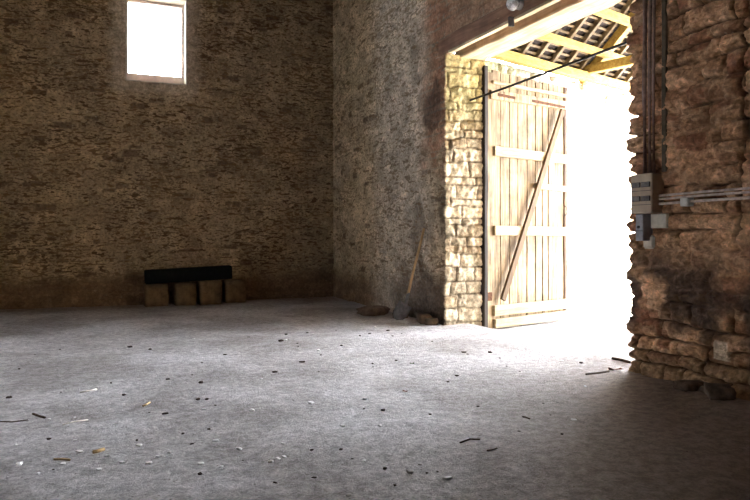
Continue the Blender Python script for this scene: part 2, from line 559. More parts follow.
def back_field(U, Z):
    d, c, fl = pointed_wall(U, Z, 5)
    wx = np.maximum(np.maximum(WIN[0] - U, U - WIN[1]), 0); wz = np.maximum(np.maximum(WIN[2] - Z, Z - WIN[3]), 0)
    dist = np.sqrt(wx ** 2 + wz ** 2)
    d = d * sstep(0.0, 0.12, dist)
    smear_glow = sstep(0.42, 0.05, dist + 0.25 * (fbm(U * 4, Z * 4, 9) - .5))  # paler surround: mortar smear plus the window's glow put into the colour
    c = mix(c, np.array((0.60, 0.49, 0.37)), smear_glow * .85)
    return d, c, fl * (1 - smear_glow * .85)


bp = lambda u: (u, BY, 0.0, -1.0)
back_us = samples(LX, -2.6, .1) + samples(-2.6, WIN[0], .028) + samples(WIN[0], WIN[1], .028) + samples(WIN[1], WX + .05, .028)
back_zs = samples(0 - .08, WIN[2], .026) + samples(WIN[2], WIN[3], .026) + samples(WIN[3], CZ, .05)
wall_back = sheet('wall_back', bp, back_us, back_zs, back_field, hole=WIN, label='long back wall of pale pointed rubble stone')
# solid core behind the skin, open at the window
for b in ((LX, WIN[0], BY + .05, BY + .55, -.1, CZ), (WIN[1], WO, BY + .05, BY + .55, -.1, CZ),
          (WIN[0], WIN[1], BY + .05, BY + .55, -.1, WIN[2]), (WIN[0], WIN[1], BY + .05, BY + .55, WIN[3], CZ)):
    box('wall_core', b, M['mortar'], wall_back)
# plastered reveals joining skin and core
for b in ((WIN[0] - .02, WIN[0], BY - .004, BY + .06, WIN[2] - .02, WIN[3] + .02), (WIN[1], WIN[1] + .02, BY - .004, BY + .06, WIN[2] - .02, WIN[3] + .02),
          (WIN[0], WIN[1], BY - .004, BY + .06, WIN[2] - .02, WIN[2]), (WIN[0], WIN[1], BY - .004, BY + .06, WIN[3], WIN[3] + .02)):
    box('reveal', b, M['mortar'], wall_back)

w = empty('window_1', ((WIN[0] + WIN[1]) / 2, BY + .30, WIN[2]))
tag(w, 'small overexposed upright window high in the back wall', None, None, 'structure')
ww, wh = WIN[1] - WIN[0], WIN[3] - WIN[2]
bm = bmesh.new()
for b in ((-ww / 2, ww / 2, -.03, .03, 0, .18), (-ww / 2, ww / 2, -.03, .03, wh - .05, wh), (-ww / 2, -ww / 2 + .04, -.03, .03, .18, wh - .05), (ww / 2 - .04, ww / 2, -.03, .03, .18, wh - .05)):
    add_box(bm, *b)
from_bm('window_frame', bm, M['frame'], w)
box('window_sill', (-ww / 2, ww / 2, -.24, -.03, 0.0, .025), M['frame'], w)
box('glass_pane', (-ww / 2 + .04, ww / 2 - .04, -.004, .004, .18, wh - .05), M['glass'], w)

# the wall with the doorway: far part, wrapping round the far jamb
far_pts = [(WX, BY + .05), (WX, Y1), (WO, Y1), (WO, Y1 + .5)]
far_path, FL = poly_path(far_pts, [(-1, 0), (0, -1), (1, 0)])


def far_color(Yc, Z, c, fl, seed=31):
    """old red brick patches, soot and whitewash carrying painted light beside the doorway; Yc = position along the wall"""
    big = fbm(Yc * 1.4, Z * 1.1, 41, 4); n = fbm(Yc * 5, Z * 5, 44, 4)
    # limewash, made paler to hold the patch of light on the far part
    lit_wash = sstep(11.3, 10.3, Yc) * sstep(8.5, 9.2, Yc + .5 * (big - .5))
    c = mix(c, np.array((0.72, 0.63, 0.52)) * (.6 + .8 * n)[..., None], lit_wash * .62)
    hb, b1, b2, be = rubble(Yc, Z, 63, 0.085, 0.23, .012, .02, .02, .15)
    brick = sstep(9.25, 8.75, Yc + .9 * (big - .5)) * sstep(1.9, 2.6, Z + 1.1 * (n - .5))
    bc = mix(np.array((0.30, 0.13, 0.075)), np.array((0.55, 0.31, 0.20)), b1)
    bc = mix(bc, np.array((0.30, 0.26, 0.20)), sstep(.004, -.006, be))
    c = mix(c, bc, brick * .9)
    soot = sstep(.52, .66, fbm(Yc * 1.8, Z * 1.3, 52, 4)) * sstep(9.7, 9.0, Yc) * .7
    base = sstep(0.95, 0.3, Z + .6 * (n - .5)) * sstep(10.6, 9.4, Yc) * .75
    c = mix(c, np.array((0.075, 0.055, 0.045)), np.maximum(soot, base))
    return c, fl * (1 - .75 * brick)


def far_field(U, Z):
    Yc = BY + .05 - U
    d, c, fl = pointed_wall(Yc, Z, SEED_R, np.array((0.55, 0.43, 0.29)))
    fl = fl * np.ones_like(d)
    fl = fl * .7
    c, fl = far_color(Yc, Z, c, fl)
    db, cb, hb = block_wall(Yc, Z, 71, ln=.46, rh=.145, amp=.026, rnd=.018)
    cb = cb * (.55 + .9 * fbm(U * 16, Z * 22, 88, 4))[..., None]
    db = db + .03 * (fbm(U * 7, Z * 9, 19, 3) - .5)
    t = sstep(FL[1] - .30, FL[1] - .05, U + .3 * (fbm(U * 3, Z * 3, 12) - .5))
    jamb = sstep(FL[1] - .03, FL[1] + .03, U)
    d = d * (1 - t) + db * t
    c = mix(c, cb, jamb)
    c = mix(c, c * np.array((1.0, 1.04, .70)), jamb * sstep(2.4, 3.2, Z) * .8)
    # three putlog holes under the lintel end
    for hy, hz in ((8.70, 3.93), (8.60, 3.87), (8.60, 3.98)):
        r = np.sqrt((Yc - hy) ** 2 + (Z - hz) ** 2)
        k = sstep(.045, .030, r) * (U < FL[1])
        d = d - .10 * k; c = mix(c, np.array((.02, .015, .01)), k)
    cr = sstep(.06, 0, BY + .02 - Yc)
    return d * (1 - cr), c, fl * (1 - jamb)


fus = samples(0, FL[1] - .6, .03) + samples(FL[1] - .6, FL[2], .016) + samples(FL[2], FL[3], .06)
fzs = samples(-.2, 3.6, .022) + samples(3.6, LZ, .03)
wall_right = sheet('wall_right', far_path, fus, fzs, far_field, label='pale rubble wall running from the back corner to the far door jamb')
box('wall_core', (WX + .08, WO - .08, Y1 + .09, BY + .05, -.1, LZ), M['mortar'], wall_right)

# above the doorway and the two piers
up_path = lambda u: (WX, BY + .05 - u, -1.0, 0.0)


def up_field(U, Z):
    d, c, fl = far_field_inner(U, Z)
    return d, c, fl


def far_field_inner(U, Z):
    Yc = BY + .05 - U
    d, c, fl = pointed_wall(Yc, Z, SEED_R, np.array((0.55, 0.43, 0.29)))
    fl = fl * np.ones_like(d)
    fl = fl * .7
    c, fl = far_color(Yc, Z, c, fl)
    c = mix(c, np.array((0.34, 0.23, 0.15)), sstep(8.6, 8.0, Yc) * .6)
    for hy, hz in ((8.70, 3.93), (8.60, 3.87), (8.60, 3.98)):
        r = np.sqrt((Yc - hy) ** 2 + (Z - hz) ** 2)
        k = sstep(.045, .030, r)
        d = d - .10 * k; c = mix(c, np.array((.02, .015, .01)), k)
    cr = sstep(.06, 0, BY + .02 - Yc)
    return d * (1 - cr), c, fl


uus = samples(0, 8.5, .03) + samples(8.5, BY + .05 - FY, .12)
uzs = samples(LZ, 4.7, .026) + samples(4.7, CZ, .06)
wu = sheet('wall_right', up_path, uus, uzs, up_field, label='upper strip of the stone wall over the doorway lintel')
box('wall_core', (WX + .10, WO, Y0 + .1, Y1 + .9, LZ + .30, CZ), M['mortar'], wu)
box('wall_core', (WX + .10, WO, Y1 + .9, BY + .05, LZ, CZ), M['mortar'], wu)
box('wall_core', (WX + .10, WO, FY, Y0 + .1, LZ + .30, CZ), M['mortar'], wu)

# near pier
near_pts = [(WO, Y0 - 1.5), (WO, Y0), (WX, Y0), (WX, FY)]
near_path, NL = poly_path(near_pts, [(1, 0), (0, 1), (-1, 0)])


def near_field(U, Z):
    Yc = NL[2] - U + Y0                       # runs on past the corner for the jamb
    d, c, h = near_wall(Yc, Z, 90)
    # a pale dressed stone low in the pier, and loose footing stones
    k = sstep(.075, .062, np.abs(Yc - 3.885)) * sstep(.080, .068, np.abs(Z - .34))
    c = mix(c, np.array((0.72, 0.62, 0.48)), k); d = d * (1 - k) + .045 * k
    # long vertical crack
    cx = 3.73 + .10 * (vnoise(Z * 2.1, Z * 0, 5) - .5) + .05 * (vnoise(Z * 7, Z * 0, 8) - .5)
    cr = sstep(.026, .010, np.abs(Yc - cx)) * sstep(1.0, 1.4, Z)
    d = d - .05 * cr; c = mix(c, np.array((.02, .014, .01)), cr * .9)
    # ledge of rubble sticking out at the foot
    d = d + .10 * sstep(.22, 0, Z) * sstep(4.4, 3.8, Yc) + .04 * sstep(.10, 0, Z) * sstep(4.8, 4.5, Yc)
    c = c * np.array((1.08, .98, .9)) * (.60 + .80 * fbm(U * 30, Z * 34, 61, 3))[..., None]
    return d, c, 0.38


nus = samples(0, NL[1], .08) + samples(NL[1], NL[2], .02) + samples(NL[2], NL[2] + 1.5, .011) + samples(NL[2] + 1.5, NL[3], .08)
nzs = samples(-.2, 3.4, .0125) + samples(3.4, LZ + .02, .03)
wn = sheet('wall_right', near_path, nus, nzs, near_field, label='red brown cracked rubble pier at the near side of the doorway')
box('wall_core', (WX + .1, WO - .1, FY, Y0 - .1, -.1, LZ), M['mortar'], wn)


def plain_field(seed):
    return lambda U, Z: pointed_wall(U, Z, seed, TAN * .5)


# the rest of the barn, behind and beside the camera
FILL_OP = (5.8, 6.8, 1.8, 3.4)                              # unseen opening added in the left wall to let in fill daylight
wl = sheet('wall_left', lambda u: (LX, u, 1.0, 0.0), samples(FY, FILL_OP[0], .12) + samples(FILL_OP[0], FILL_OP[1], .12) + samples(FILL_OP[1], BY + .05, .12),
           samples(-.1, FILL_OP[2], .12) + samples(FILL_OP[2], FILL_OP[3], .12) + samples(FILL_OP[3], CZ, .12), plain_field(33), hole=FILL_OP, label='stone side wall with an unseen opening added for fill light')
for b in ((LX - .5, LX - .06, FY, FILL_OP[0], -.1, CZ), (LX - .5, LX - .06, FILL_OP[1], BY + .5, -.1, CZ), (LX - .5, LX - .06, FILL_OP[0], FILL_OP[1], FILL_OP[3], CZ), (LX - .5, LX - .06, FILL_OP[0], FILL_OP[1], -.1, FILL_OP[2])):
    box('wall_core', b, M['mortar'], wl)
wf = sheet('wall_front', lambda u: (u, FY, 0.0, 1.0), samples(LX, WO, .12), samples(-.1, CZ, .12), plain_field(34), label='stone wall closing the barn at its front end')
box('wall_core', (LX - .5, WO, FY - .5, FY - .06, -.1, CZ), M['mortar'], wf)
tag(box('ceiling', (LX - .5, WO, FY - .5, BY + .55, CZ, CZ + .15), M['ceil']), 'dark boarded ceiling of the barn', None, None, 'structure')

# ------------------------------------------------------------------ doorway lintel timbers
ya, yb = Y0 - .35, Y1 + .14
lt = box('lintel_beam', (WX - .035, WX + .06, ya, yb, LZ, LZ + .22), M['lintel'], None, .012, .012, 14, seed=1)
tag(lt, 'red brown inner lintel timber over the doorway, flush with the barn wall', 'beam', None, 'thing')
tag(box('edge_strip', (WX - .04, WX + .03, ya + .35, yb - .3, LZ - .022, LZ + .012), M['lintel_pale'], lt, .003, .004, 14, seed=8), 'pale strip along the lower edge')
lt = box('lintel_beam', (WX + .075, WX + .21, ya, yb, LZ + .10, LZ + .28), M['lintel'], None, .015, .014, 14, seed=2)
tag(lt, 'dark red recessed middle lintel timber, showing as a slot over the doorway', 'beam', None, 'thing')
lt = box('lintel_beam', (WX + .225, WO + .02, ya, yb, LZ - .02, LZ + .26), M['lintel_pale'], None, .015, .012, 14, seed=3)
tag(lt, 'pale outer lintel timber edging the porch roof', 'beam', None, 'thing')

# ------------------------------------------------------------------ porch beyond the doorway
HO = Vector((5.27, 8.42, 0)); DU = Vector((.956, .292, 0)).normalized(); DV = Vector((-DU.y, DU.x, 0))
PORCH = Matrix(((DU.x, DV.x, 0, HO.x), (DU.y, DV.y, 0, HO.y), (0, 0, 1, 0), (0, 0, 0, 1)))


def pw(s, v, z):
    return PORCH @ Vector((s, v, z))


SL = 4.75
pA, pB = pw(-.35, .22, 0), pw(SL, .22, 0)
porch_path, PL = poly_path([(pA.x, pA.y), (pB.x, pB.y), (pw(SL, .8, 0).x, pw(SL, .8, 0).y)], [(-DV.x, -DV.y), (DU.x, DU.y)])


def porch_field(U, Z):
    d, c, h = block_wall(U, Z, 55, (0.66, 0.60, 0.47), .14, .27, .05)
    c = mix(c, np.array((0.72, 0.68, 0.58)), .5 * np.ones_like(U))
    top = sstep(3.3, 3.7, Z + .4 * (fbm(U * 4, Z * 4, 3) - .5))
    c = mix(c, np.array((0.42, 0.44, 0.20)), top * sstep(2.2, .5, U) * .7)
    return d, c, 0.0


wp = sheet('wall_porch', porch_path, samples(0, PL[2], .028), samples(-.25, 3.82, .028), porch_field, label='bright whitened stone side wall of the porch behind the open door')
box('wall_core', (-.4, SL - .1, .30, .8, -.2, 3.82), M['mortar'], wp, mtx=PORCH)
# the near side wall of the porch, hidden behind the pier
NE = 9.9
wq = sheet('wall_porch', lambda u: (WO + u, Y0 - .15, 0.0, 1.0), samples(0, NE - WO, .08), samples(-.25, 3.82, .08), lambda U, Z: block_wall(U, Z, 56)[:2] + (0.0,), label='stone side wall of the porch beyond the near pier')
wqc = box('wall_core', (WO, NE, Y0 - .7, Y0 - .25, -.2, 3.82), M['mortar'], wq, cuts=10)
for ob in (wq, wqc):
    for v in ob.data.vertices:                       # the wall top follows the roof slope
        vv = DV.dot(Vector((v.co.x, v.co.y, 0)) - HO)
        v.co.z = min(v.co.z, 4.03 + .94 * (vv + 3.9))

# porch roof: wall plate, purlins, rafters, tiles on laths
PITCH = 0.94


def timber(name, s0, s1, v, z0, w_, h_, label, mat, seed):
    o = box(name, (s0, s1, v - w_ / 2, v + w_ / 2, z0, z0 + h_), mat, None, .006, .008, 8, mtx=PORCH, seed=seed)
    return tag(o, label, 'beam', None, 'thing')


timber('wall_plate', -.12, SL, .02, 3.80, .14, .13, 'yellow horizontal roof timber lying along the top of the bright porch wall', M['beam'], 4)
timber('purlin', -.05, SL, -.36, 4.10, .10, .10, 'yellow roof timber one step above the wall top timber, crossing the rafters', M['beam'], 5)
timber('purlin', .2, SL, -.80, 4.50, .10, .12, 'highest visible yellow roof timber, under the porch tiles', M['beam'], 6)


def sloped(name, s, w_, h_, k0, k1, lift, mat, parent=None, seed=0):
    """a timber running up the slope: k = distance from the wall towards the ridge"""
    L = (k1 - k0) * math.hypot(1, PITCH)
    bm = bmesh.new(); add_box(bm, -w_ / 2, w_ / 2, 0, L, 0, h_)
    bmesh.ops.bevel(bm, geom=list(bm.edges), offset=.004, segments=1, affect='EDGES')
    ang = math.atan(PITCH)
    # local y -> up the slope (-v, +z)
    m = Matrix(((1, 0, 0, s), (0, -math.cos(ang), -math.sin(ang) * -1 * -1, -k0), (0, math.sin(ang), math.cos(ang), 3.93 + PITCH * k0 + lift), (0, 0, 0, 1)))
    m[1][2] = math.sin(ang) * 1.0
    bm.transform(PORCH @ m)
    bmesh.ops.recalc_face_normals(bm, faces=bm.faces)
    return from_bm(name, bm, mat, parent)


RID = 1.95
rs = random.Random(5)
s = 0.16; k = 0
while s < SL - .1:
    o = sloped('rafter', s, .065, .085, -.12, RID, .06, M['rafter'])
    ords = ('first', 'second', 'third', 'fourth', 'fifth', 'sixth', 'seventh', 'eighth', 'ninth', 'tenth', 'eleventh', 'twelfth', 'thirteenth', 'fourteenth')
    tag(o, 'tan rafter under the porch tiles, %s counting outwards from the lintel' % ords[k], 'rafter', 'rafters under the porch roof', 'thing')
    s += .36 + rs.uniform(-.03, .03); k += 1
o = sloped('principal_rafter', 2.62, .12, .14, -.1, RID, -.10, M['beam'])
tag(o, 'thick pale principal rafter slanting up beside the pier, meeting the tie beam', 'rafter', None, 'thing')
o = box('tie_beam', (2.50, 2.64, -3.6, 0.05, 3.90, 4.04), M['beam'], None, .008, .006, 8, mtx=PORCH)
tag(o, 'pale tie beam crossing the porch just under the roof', 'beam', None, 'thing')

# tiles with laths: one patterned roof slope each side
rm = empty('roof_porch', pw(0, 0, 3.93))
tag(rm, 'underside of the tiled porch roof with its close laths', None, None, 'structure')
bmt = bmesh.new(); bml = bmesh.new()
ang = math.atan(PITCH)


def slope_pt(s, a, n, side=0):
    """a = distance up the slope, n = height off the rafter tops"""
    if side == 0:
        return PORCH @ Vector((s, -a * math.cos(ang) + n * math.sin(ang), 3.93 + .16 + a * math.sin(ang) + n * math.cos(ang)))
    kk = 2 * RID
    return PORCH @ Vector((s, -kk + a * math.cos(ang) - n * math.sin(ang), 3.93 + .16 + a * math.sin(ang) + n * math.cos(ang)))


SLEN = RID * math.hypot(1, PITCH) + .05
for side in (0, 1):
    a = -.35 if side == 0 else -1.7
    while a < SLEN:
        vrow = -a * math.cos(ang) if side == 0 else -2 * RID + a * math.cos(ang)
        s0_ = max(-1.6, (-.04 + .292 * vrow) / .956); s = s0_
        while s < SL + .3:
            j = rs.uniform(-.012, .012); t_ = rs.uniform(0, .012)
            ps = [slope_pt(s, a + j, .03 + t_, side), slope_pt(s + .158, a + j, .03 + t_, side), slope_pt(s + .158, a + .17 + j, .012, side), slope_pt(s, a + .17 + j, .012, side)]
            qs = [slope_pt(s, a + j, .045 + t_, side), slope_pt(s + .158, a + j, .045 + t_, side), slope_pt(s + .158, a + .17 + j, .027, side), slope_pt(s, a + .17 + j, .027, side)]
            v = [bmt.verts.new(p) for p in ps + qs]
            for f in ((0, 1, 2, 3), (7, 6, 5, 4), (0, 4, 5, 1), (1, 5, 6, 2), (2, 6, 7, 3), (3, 7, 4, 0)): bmt.faces.new([v[i] for i in f])
            s += .16
        # lath
        p = [slope_pt(x, y, n, side) for x in (s0_, SL + .3) for y in (a + .02, a + .055) for n in (-.018, .008)]
        v = [bml.verts.new(x) for x in p]
        for f in ((0, 1, 3, 2), (4, 6, 7, 5), (0, 4, 5, 1), (2, 3, 7, 6), (0, 2, 6, 4), (1, 5, 7, 3)): bml.faces.new([v[i] for i in f])
        a += .115
def keep_world(o):
    o.matrix_parent_inverse = Matrix.Translation(-o.parent.location)
for bmx, nm, mt in ((bmt, 'tile_layer', M['tile']), (bml, 'lath', M['rafter'])):
    bmesh.ops.recalc_face_normals(bmx, faces=bmx.faces)
    keep_world(from_bm(nm, bmx, mt, rm))

# ------------------------------------------------------------------ the barn door leaf, standing open against the porch wall
door = empty('barn_door', (HO.x, HO.y, 0), math.atan2(DU.y, DU.x))
tag(door, 'tall weathered plank barn door standing open outwards, braced with ledges', 'door', None, 'thing')
DW = 1.97
edges = [0.16]
rs = random.Random(3)
while edges[-1] < DW - .26: edges.append(edges[-1] + rs.uniform(.16, .25))
edges[-1] = DW - .07
for i, (a, b) in enumerate(zip(edges, edges[1:])):
    g = .012 if i not in (4, 6) else .03
    box('plank', (a + g / 2, b - g / 2, .005, .030 + rs.uniform(0, .006), -.03 + rs.uniform(-.02, .03), 3.60 + rs.uniform(-.03, .01)), M['door'], door, .003, .004, 6, seed=i)
box('stile', (.03, .16, -.015, .045, -.12, 3.56), M['door'], door, .006, .006, 8)
box('stile', (DW - .075, DW, -.012, .045, -.05, 3.60), M['edge'], door, .006, .004, 8)


def ledge(s0, s1, z0, z1, h_, mat, th=.04, name='ledge', seed=0):
    bm = bmesh.new(); add_box(bm, s0, s1, -.015 - th, .004, -h_ / 2, h_ / 2)
    for v in bm.verts: v.co.z += z0 + (z1 - z0) * (v.co.x - s0) / (s1 - s0)
    bmesh.ops.bevel(bm, geom=list(bm.edges), offset=.006, segments=1, affect='EDGES')
    return from_bm(name, bm, mat, door)


ledge(.12, 1.90, 3.42, 3.45, .045, M['ledge'])
ledge(.08, 1.92, 3.24, 3.30, .13, M['door'], .03)
ledge(.16, 1.90, 2.44, 2.44, .14, M['ledge'])
ledge(1.12, 1.92, 1.985, 1.965, .085, M['ledge'], .03)
ledge(.16, 1.96, 1.30, 1.29, .14, M['ledge'])
ledge(.14, 2.03, .15, .14, .15, M['ledge'], .05)
ledge(.16, 1.96, -.035, -.035, .13, M['ledge'], .05)
# diagonal brace
p0, p1 = Vector((.30, 0, .30)), Vector((1.76, 0, 3.20))
L = (p1 - p0).length; an = math.atan2(p1.z - p0.z, p1.x - p0.x)
bm = bmesh.new(); add_box(bm, 0, L, -.095, -.052, -.05, .05)
bmesh.ops.bevel(bm, geom=list(bm.edges), offset=.006, segments=1, affect='EDGES')
bm.transform(Matrix.Translation(p0) @ Matrix.Rotation(-an, 4, 'Y'))
from_bm('brace', bm, M['brace'], door)
# strap hinges and their nails
for z, s0, s1 in ((3.25, .22, .62), (3.26, 1.02, 1.86)):
    h = box('strap_hinge', (s0, s1, -.052, -.044, z - .018, z + .022), M['rust'], door, .002)
h = box('strap_hinge', (-.02, .12, -.035, -.015, .30, .42), M['rust'], door, .004)
tube('latch', [(1.88, -.03, 1.55), (1.88, -.07, 1.56), (1.88, -.07, 1.68), (1.88, -.03, 1.69)], .008, M['iron'], door)
# hinge post beside the jamb
o = box('hinge_post', (-.02, .055, -.02, .12, -.13, 3.62), M['post'], None, .008, .006, 8,
        mtx=Matrix.Translation((5.215, 8.34, 0)) @ Matrix.Rotation(math.atan2(DU.y, DU.x), 4, 'Z'))
tag(o, 'dark upright hinge post standing between the far jamb and the open door', 'post', None, 'thing')

# ------------------------------------------------------------------ iron bar across the doorway
bar = tube('iron_bar', [(5.0, Y1 + .06, 3.12), (5.0, Y1 - .9, 3.125), (5.0, Y1 - 2.2, 3.145), (5.0, Y0 - .06, 3.17)], .015, M['iron'])
tag(bar, 'thin black iron bar spanning the doorway below the lintel', 'bar')

# ------------------------------------------------------------------ glass lamp at the lintel
lamp = empty('bulkhead_lamp', (WX - .035, 6.54, 3.84))
tag(lamp, 'round dusty glass jar lamp fixed on the wall just above the lintel', 'lamp')
RX = Matrix.Rotation(-math.pi / 2, 4, 'Y')
lathe('lamp_glass', [(.045, .045), (.062, .06), (.078, .085), (.080, .11), (.070, .14), (.05, .162), (.025, .172), (.005, .175)], M['jar'], lamp, mtx=RX)
lathe('lamp_base', [(.06, 0), (.062, .01), (.058, .04), (.05, .045)], M['porcelain'], lamp, mtx=RX)
tube('bulb', [(-.05, 0, 0), (-.08, 0, 0), (-.11, 0, 0), (-.125, 0, 0)], [.014, .022, .022, .01], M['porcelain'], lamp)
hk = box('iron_bracket', (WX - .10, WX - .03, 6.67, 6.70, 3.63, 3.74), M['slot'], None, .004)
tag(hk, 'small black iron bracket hanging from the lintel edge below the glass lamp', 'bracket')

# ------------------------------------------------------------------ electrics on the near pier
px_ = WX - .03
for i, (yy, r_) in enumerate(((4.63, .020), (4.572, .016), (4.527, .014))):
    o = tube('vertical_conduit', [(px_ - .045, yy, 1.74), (px_ - .05, yy + .004, 2.5), (px_ - .045, yy - .003, 3.3), (px_ - .045, yy, LZ + .9)], r_, M['pipe'], n=12)
    tag(o, ('thick brown conduit running up from the fuse box, closest to the doorway', 'middle of three brown conduits running up from the fuse box',
            'thin brown conduit running up from the fuse box, farthest from the doorway')[i], 'conduit', 'vertical brown conduits above the fuse box')
o = box('cable_board', (WX - .035, WX - .005, 4.44, 4.485, 1.78, LZ + .3), M['shade_strip'], None, .004, .003, 8)  # dark strip added in place of the shadow the conduits cast
tag(o, 'dark narrow strip standing in for the shade beside the brown conduits', 'shade_strip')
for i, (z, r_) in enumerate(((1.585, .010), (1.556, .010), (1.515, .012))):
    o = tube('horizontal_conduit', [(px_ - .05, 4.46, z - .01), (px_ - .045, 4.0, z), (px_ - .045, 3.4, z + .004), (px_ - .04, 1.5, z + .02)], r_, M['pipe_grey'], n=10)
    tag(o, ('topmost of the three thin grey conduits running along the near pier', 'middle of the three thin grey conduits running along the near pier',
            'lowest of the three thin grey conduits, passing under the small junction box')[i], 'conduit', 'horizontal grey conduits beside the fuse box')
jb = box('junction_box', (WX - .11, WX - .03, 4.14, 4.22, 1.475, 1.545), M['porcelain'], None, .008)
tag(jb, 'small pale junction box clipped on the horizontal grey conduits', 'box')
fb = empty('fuse_box', (WX - .02, 4.60, 1.43))
tag(fb, 'tan fuse box with rows of dark slotted fuses on the near pier', 'fuse box')
box('enclosure', (-.13, 0.02, -.12, .125, 0, .34), M['box'], fb, .010)
for z in (.245, .125):
    box('cover_seam', (-.1335, -.128, -.112, .117, z - .055, z - .051), M['slot'], fb)
    for y0 in (-.105, .006):
        f = box('fuse', (-.139, -.128, y0, y0 + .098, z - .022, z + .022), M['slot'], fb, .002)
        for q in range(7):
            box('fin', (-.144, -.138, y0 + .006 + q * .013, y0 + .012 + q * .013, z - .018, z + .018), M['fin'], f)
sw = empty('light_switch', (WX - .02, 4.655, 1.19))
tag(sw, 'grey switch box with a round knob mounted under the fuse box', 'switch')
box('switch_body', (-.10, .02, -.045, .045, 0, .235), M['grey'], sw, .008)
lathe('knob', [(.012, 0), (.012, .012), (.008, .016)], M['slot'], sw, 12, mtx=Matrix.Translation((-.10, 0, .12)) @ RX)
box('cover_seam', (-.1025, -.099, -.044, .044, .085, .09), M['slot'], sw)
bp_ = box('backing_plate', (WX - .045, WX - .005, 4.42, 4.60, 1.30, 1.425), M['mortar'], None, .008)
tag(bp_, 'pale plaster patch under the fuse box next to the grey switch', 'plate')
bp_ = box('backing_plate', (WX - .04, WX - .005, 4.57, 4.70, 1.12, 1.24), M['mortar'], None, .02)
tag(bp_, 'small pale mortar patch directly below the grey switch', 'plate')

# ------------------------------------------------------------------ things by the back wall


def rock_mesh(name, sx, sy, sz, seed, rough=.18, boxy=.6, sub=3):
    bm = bmesh.new(); bmesh.ops.create_cube(bm, size=2.0)
    bmesh.ops.subdivide_edges(bm, edges=list(bm.edges), cuts=sub, use_grid_fill=True)
    for v in bm.verts:
        c = v.co.copy(); sph = c.normalized() * 1.15
        p = sph.lerp(c, boxy)
        n = float(fbm(c.x * 1.3 + seed * 3.1, c.y * 1.3 + c.z * 1.7, seed, 3)) - .5
        p *= 1 + rough * n * 2
        v.co = Vector((p.x * sx, p.y * sy, p.z * sz))
    me = bpy.data.meshes.new(name)
    zmin = min(v.co.z for v in bm.verts)
    for v in bm.verts: v.co.z -= zmin
    bm.to_mesh(me); bm.free()
    return me


blocks = [(1.19, 12.60, .19, .188, 'first brown stone block under the black beam, counting from its low end'),
          (1.68, 12.60, .175, .190, 'second brown stone block under the black beam, separated by a dark gap from the first'),
          (2.11, 12.60, .19, .207, 'third and tallest brown stone block under the black beam'),
          (2.56, 12.62, .18, .200, 'last brown stone block under the high end of the black beam')]
for i, (x, y, hw, hh, lab) in enumerate(blocks):
    me = rock_mesh('stone_block', hw, .17, hh, 200 + i, .06, .95)
    o = link('stone_block', me, M['block'], None, True)
    o.location = (x, y, floor_z(x, y) - .01)
    tag(o, lab, 'stone block', 'stone blocks carrying the black beam')
bm = bmesh.new(); add_box(bm, 0, 1.50, -.12, .12, -.115, .125)
bmesh.ops.bevel(bm, geom=list(bm.edges), offset=.012, segments=2, affect='EDGES')
bm.transform(Matrix.Translation((1.01, 12.63, .497)) @ Matrix.Rotation(-math.radians(2.2), 4, 'Y'))
o = from_bm('black_beam', bm, M['black'], None)
tag(o, 'black beam lying slightly tilted on the stone blocks against the back wall', 'beam')

# ------------------------------------------------------------------ shovel and the heap beside it
sh = empty('shovel', (4.36, 9.02, 0))
tag(sh, 'long shovel leaning on the wall near the far door jamb', 'shovel')
top = Vector((4.53 - 4.36, 8.87 - 9.02, 1.33)); jn = Vector((-.03, .0, .30))
tube('shovel_handle', [tuple(jn), tuple(jn.lerp(top, .35) + Vector((-.008, 0, 0))), tuple(jn.lerp(top, .7)), tuple(top)], [.021, .019, .018, .017], M['handle'], sh)
tube('socket', [tuple(jn + (jn - top).normalized() * .14), tuple(jn), tuple(jn.lerp(top, .10))], [.030, .024, .022], M['steel'], sh)
bm = bmesh.new(); rows = []
ax = (jn - top).normalized(); down = (ax + Vector((-.35, .25, -.12))).normalized(); side = Vector((.80, -.60, 0)); side = (side - down * side.dot(down)).normalized()
nb = down.cross(side).normalized()
b0 = jn + ax * .06
for i in range(9):
    t = i / 8; wv = .105 * (1 if t < .55 else math.sqrt(max(0.02, 1 - ((t - .55) / .5) ** 2)))
    row = []
    for j in range(7):
        u = j / 6 * 2 - 1
        row.append(b0 + down * (.27 * t) + side * (u * wv) + nb * (.025 * (1 - u * u)))
    rows.append(row)
f0 = [[bm.verts.new(p) for p in r] for r in rows]; f1 = [[bm.verts.new(p + nb * .004) for p in r] for r in rows]
for i in range(8):
    for j in range(6):
        bm.faces.new((f0[i][j], f0[i][j + 1], f0[i + 1][j + 1], f0[i + 1][j])); bm.faces.new((f1[i][j], f1[i + 1][j], f1[i + 1][j + 1], f1[i][j + 1]))
for i in range(8):
    bm.faces.new((f0[i][0], f0[i + 1][0], f1[i + 1][0], f1[i][0])); bm.faces.new((f0[i][6], f1[i][6], f1[i + 1][6], f0[i + 1][6]))
for j in range(6):
    bm.faces.new((f0[0][j], f1[0][j], f1[0][j + 1], f0[0][j + 1])); bm.faces.new((f0[8][j], f0[8][j + 1], f1[8][j + 1], f1[8][j]))
from_bm('shovel_blade', bm, M['steel'], sh, True)

